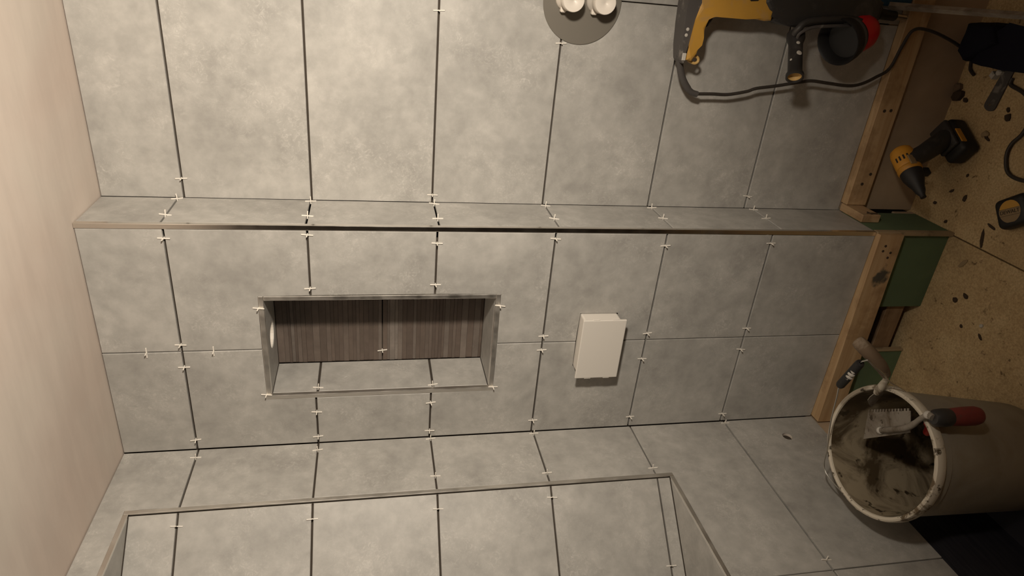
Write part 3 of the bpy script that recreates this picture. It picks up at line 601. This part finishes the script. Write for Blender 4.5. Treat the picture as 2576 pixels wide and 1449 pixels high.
for x, y, sx, sy, h, m, nm, lb in (
    (.275, .028, .013, .009, .007, M_TAN, 'wood_scrap', 'tan broken scrap on the floor between driver and flat bar'),
    (.268, .018, .014, .004, .006, M_CRUMB, 'wood_scrap', 'dark narrow splinter against the tan scrap'),
    (.352, .155, .022, .014, .016, M_CRUMB, 'mortar_lump', 'largest dark lump at the wall foot, beyond the flat bar'),
    (.372, .165, .012, .012, .014, M_LUMP, 'mortar_lump', 'brown lump beside the largest dark lump at the wall foot'),
    (.345, .130, .009, .006, .007, M_CRUMB, 'mortar_lump', 'small dark lump nearer the driver, below the largest lump'),
    (.330, -.018, .012, .010, .007, M_CRUMB, 'mortar_lump', 'dark angular lump just past the rounded bar end'),
    (.349, -.010, .007, .005, .006, M_CRUMB, 'mortar_lump', 'small dark lump beside the angular lump near the bar end'),
    (.020, -.090, .028, .006, .002, M_CRUMB, 'mud_smear', 'long dark smear on the floor beside the board seam'),
    (.060, -.100, .018, .004, .002, M_CRUMB, 'mud_smear', 'thin dark smear between tape measure and board seam'),
    (-.066, -.066, .018, .007, .003, M_TAN, 'wood_scrap', 'curved olive scrap near the green board'),
    (-.143, -.116, .010, .006, .006, M_CRUMB, 'mortar_lump', 'dark pointed lump in the middle of the near board'),
    (-.168, -.090, .009, .007, .006, M_CRUMB, 'mortar_lump', 'dark squarish lump nearest the gap in the green board'),
    (-.192, -.195, .006, .005, .006, M_PALE, 'mortar_lump', 'small white crumb on the near floor board'),
    (-.222, -.205, .010, .004, .004, M_CRUMB, 'mortar_lump', 'dark sliver beyond the white crumb'),
    (-.225, -.140, .006, .005, .003, M_CRUMB, 'mortar_lump', 'dark dot between gap and bucket'),
    (.105, .060, .009, .004, .003, M_CRUMB, 'mortar_lump', 'dark sliver in the driver shadow'),
    (.055, .100, .006, .005, .004, M_CRUMB, 'mortar_lump', 'dark crumb below the driver nose'),
    (.100, .010, .012, .006, .003, M_CRUMB, 'mortar_lump', 'ragged dark crumb between driver and tape measure'),
    (.020, .040, .007, .005, .004, M_CRUMB, 'mortar_lump', 'dark crumb by the foot of the narrow side face'),
    (.160, .030, .006, .004, .003, M_CRUMB, 'mortar_lump', 'tiny dark crumb beside the driver battery')):
    lump(nm, x, y, sx, sy, h, m, lb, 'debris', None, G)
ck = tag(bpy.data.objects.new('loose_cord', None), 'dark loose cord curling over the floor between bag and tape measure', 'cord'); COL.objects.link(ck); ck.location = (.25, -.09, ZF)
bm = bmesh.new(); tube(bm, spline([(.425, .012, ZF + .0055), (.408, .008, ZF + .0055), (.396, -.037, ZF + .0055), (.365, -.085, ZF + .0055), (.307, -.080, ZF + .0055), (.275, -.063, ZF + .0055), (.245, -.061, ZF + .0055), (.211, -.078, ZF + .0055), (.198, -.103, ZF + .0055), (.200, -.145, ZF + .0055), (.215, -.21, ZF + .0055)], 6), .0048, 8); obj('cord_length', bm, M_CORD, ck, True)

# ---------------------------------------------------------------- bucket with trowels
n = Vector((.143, -.042, 1)).normalized(); rc = Vector((-.398, -.428, -1.640)); H = .414; bb = rc - n * H
bk = thing('bucket', (bb.x, bb.y, ZF), 'large white plastic bucket caked inside with brown adhesive, tilted by the left wall', 'bucket')
bm = bmesh.new(); lathe(bm, [(0, 0), (.133, 0), (.137, .004), (.150, H - .055), (.153, H - .052), (.153, H - .010)], bb, n, 72); obj('bucket_wall', bm, M_BKT, bk, True)
bm = bmesh.new(); lathe(bm, [(.1485, H - .004), (.136, .05), (.133, .012), (.129, .006), (0, .006)], bb, n, 72); tag(obj('inner_lining', bm, M_INNER, bk, True), 'inside wall smeared with dried brown adhesive')
bm = bmesh.new(); lathe(bm, [(.1530, H - .026), (.1595, H - .026), (.162, H - .022), (.162, H - .008), (.1595, H - .001), (.1555, H + .001), (.1505, H - .001), (.1485, H - .006)], bb, n, 96); tag(obj('rim', bm, M_RIM, bk, True), 'cream rim spotted with dark adhesive')
e1 = Vector((1, 0, 0)); e1 = (e1 - n * e1.dot(n)).normalized(); e2 = n.cross(e1)
def rp(ang, r, h): a = math.radians(ang); return bb + n * (H + h) + (e1 * math.cos(a) + e2 * math.sin(a)) * r
wl = spline([rp(188, .164, -.018), (-0.5593, -0.3237, -1.6255), (-0.4838, -0.3072, -1.6158), (-0.3948, -0.3121, -1.5916), (-0.3039, -0.3324, -1.5626), (-0.2632, -0.3382, -1.5529), (-0.2129, -0.3624, -1.5432), (-0.1616, -0.3914, -1.5336), (-0.1510, -0.4001, -1.5336), (-0.1432, -0.4098, -1.5336), (-0.1549, -0.4137, -1.5481), (-0.1781, -0.4156, -1.5819), (-0.2129, -0.3982, -1.6255), rp(8, .164, -.012)], 6)
bm = bmesh.new(); tube(bm, wl, .0018, 6); bw = obj('bail_wire', bm, M_WIRE, bk, True)
g0, g1 = Vector((-0.2632, -0.3382, -1.5529)), Vector((-0.1616, -0.3914, -1.5336)); gx = (g1 - g0).normalized(); gl = (g1 - g0).length
bm = bmesh.new(); lathe(bm, [(.003, 0), (.009, .001), (.0105, .006), (.0105, gl - .006), (.009, gl - .001), (.003, gl)], g0, gx, 16); gp = obj('bail_grip', bm, M_BLK2, bw, True)
bm = bmesh.new(); soft_pts = []
for h, r in ((.045, .006), (.055, .008), (.067, .0085), (.078, .007), (.09, .0055)):
    bm2 = bmesh.new(); bmesh.ops.create_icosphere(bm2, subdivisions=2, radius=r)
    off = g0 + gx * h + Vector((.25, -.8, .55)).normalized() * .0065
    mp = {v: bm.verts.new(v.co + off + Vector((noise.noise(v.co * 300 + off * 50),) * 3) * .0018) for v in bm2.verts}
    for f in bm2.faces: bm.faces.new([mp[v] for v in f.verts])
    bm2.free()
tag(obj('adhesive_clump', bm, M_SPLAT, bk, True), 'white dried adhesive on the bail grip')
for ang in (188,):
    p = rp(ang, .161, -.016); d = (p - (bb + n * (H - .016))).normalized(); bm = bmesh.new(); lathe(bm, [(.010, -.002), (.010, .003), (.006, .005), (0, .005)], p, d, 14); obj('bail_ear', bm, M_RIM, bk)
# notched trowel hooked over the rim
nt_ = thing('notched_trowel', (-0.2323, -0.5124, -1.6594), 'notched steel trowel with a red grip hooked over the bucket rim', 'trowel')
pA, pB, pC, pD = Vector((-0.3660, -0.3076, -1.6951)), Vector((-0.2687, -0.4297, -1.6788)), Vector((-0.3156, -0.4597, -1.6733)), Vector((-0.4419, -0.3315, -1.6903))
bm = bmesh.new(); N_ = (pB - pA).cross(pD - pA).normalized(); 
if N_.z < 0: N_ = -N_
lng = (pB - pA); sd_ = (pD - pA); teeth = []; nteeth = 14
for k in range(nteeth):
    t0, t1, t2, t3 = k / nteeth, (k + .5) / nteeth, (k + .5) / nteeth, (k + 1) / nteeth
    teeth += [(t0, 0), (t1, 0), (t1, .10), (t3, .10)]
ring = [pA + lng * t + (sd_ * (1 - t) + (pC - pB) * t) * s for t, s in teeth] + [pB + (pC - pB) * .1, pC, pD]
f = [bm.verts.new(v) for v in ring]; k_ = [bm.verts.new(v - N_ * .0016) for v in ring]; bm.faces.new(f); bm.faces.new(k_[::-1])
for i in range(len(ring)): bm.faces.new((f[i], k_[i], k_[(i + 1) % len(ring)], f[(i + 1) % len(ring)]))
obj('blade', bm, M_MORTAR, nt_)
bm = bmesh.new(); tube(bm, spline([(-0.3773, -0.3768, -1.6812), (-0.3025, -0.4574, -1.6589), (-0.2500, -0.4887, -1.6511), (-0.2327, -0.4996, -1.6520), (-0.2298, -0.5131, -1.6514)], 5), [.0075] * 8 + [.0062] * 7 + [.008] * 6, 10); tg = obj('tang', bm, M_MORTAR, nt_, True)
for p in ((-0.3773, -0.3768, -1.6812), (-0.2327, -0.4996, -1.6520)):
    bm = bmesh.new(); bmesh.ops.create_uvsphere(bm, u_segments=12, v_segments=8, radius=.0095)
    for v in bm.verts: v.co += Vector(p)
    obj('rivet', bm, M_SPLAT, tg, True)
h0 = Vector((-0.2318, -0.5121, -1.6531)); h1 = Vector((-0.2380, -0.5046, -1.7874)); hx = (h1 - h0).normalized(); hl = (h1 - h0).length
bm = bmesh.new(); lathe(bm, [(0, 0), (.013, 0), (.019, .008), (.0205, .030), (.0195, .044)], h0, hx, 24); obj('collar', bm, M_BLK, nt_, True)
bm = bmesh.new(); lathe(bm, [(.0190, .0425), (.0200, .060), (.0215, .085), (.0215, hl - .018), (.019, hl - .006), (.012, hl), (0, hl)], h0, hx, 24); tag(obj('grip', bm, M_REDW, nt_, True), 'worn red grip')
# second red handled tool inside the bucket
rt = thing('red_handled_tool', rp(10, .09, -.12), 'small tool with a red handle lying inside the bucket', 'tool')
bm = bmesh.new(); tube(bm, [rp(-22, .137, -.030), rp(-20, .125, -.055), rp(-10, .075, -.10)], [.009, .010, .009], 12); obj('handle', bm, M_RED, rt, True)
bm = bmesh.new(); tube(bm, [rp(-10, .076, -.100), rp(30, .05, -.16), rp(90, .08, -.24)], [.006, .006, .007], 8); obj('shank', bm, M_BLK2, rt, True)
# pointing trowel with muddy grip
pt = thing('pointing_trowel', (-0.2323, -0.3721, -1.6400), 'muddy wooden handled trowel standing up from the back of the bucket', 'trowel')
bm = bmesh.new(); tube(bm, spline([(-0.1278, -0.3469, -1.5432), (-0.1336, -0.3575, -1.5490), (-0.1471, -0.3730, -1.5645), (-0.1616, -0.3827, -1.5800), (-0.1771, -0.3875, -1.5974), (-0.1974, -0.3856, -1.6168), (-0.2052, -0.3846, -1.6226)], 4), [.008, .013, .0148, .0155, .016, .0162, .0165, .0165, .0165, .0162, .016, .0158, .0155, .0152, .015, .0148, .0142, .0135, .0128, .012, .0115, .011, .0105, .010, .0095], 16); obj('grip', bm, M_HANDW, pt, True)
bm = bmesh.new(); tube(bm, spline([(-0.2003, -0.3838, -1.6209), (-0.2211, -0.3789, -1.6329), (-0.2547, -0.3644, -1.6432), (-0.2784, -0.3531, -1.6499)], 5), [.0062, .006, .006, .006, .0058, .0065, .007, .008, .0085, .009, .0092, .0092, .009, .0085, .008, .0075], 10); obj('shank', bm, M_RIM, pt, True)
bm = bmesh.new(); q0 = Vector((-0.2719, -0.3555, -1.6489)); q1 = Vector((-0.3628, -0.3148, -1.6908)); qd = (q1 - q0).normalized(); qs = qd.cross(Vector((0, 1, 0))).normalized(); qn = qs.cross(qd)
prism(bm, [(.0, -.006), (.015, -.018), (.030, -.021), (.070, -.008), (.082, 0), (.070, .008), (.030, .021), (.015, .018), (.0, .006)], q0, qd, qs, qn, .0014); obj('blade', bm, M_MORTAR, pt)
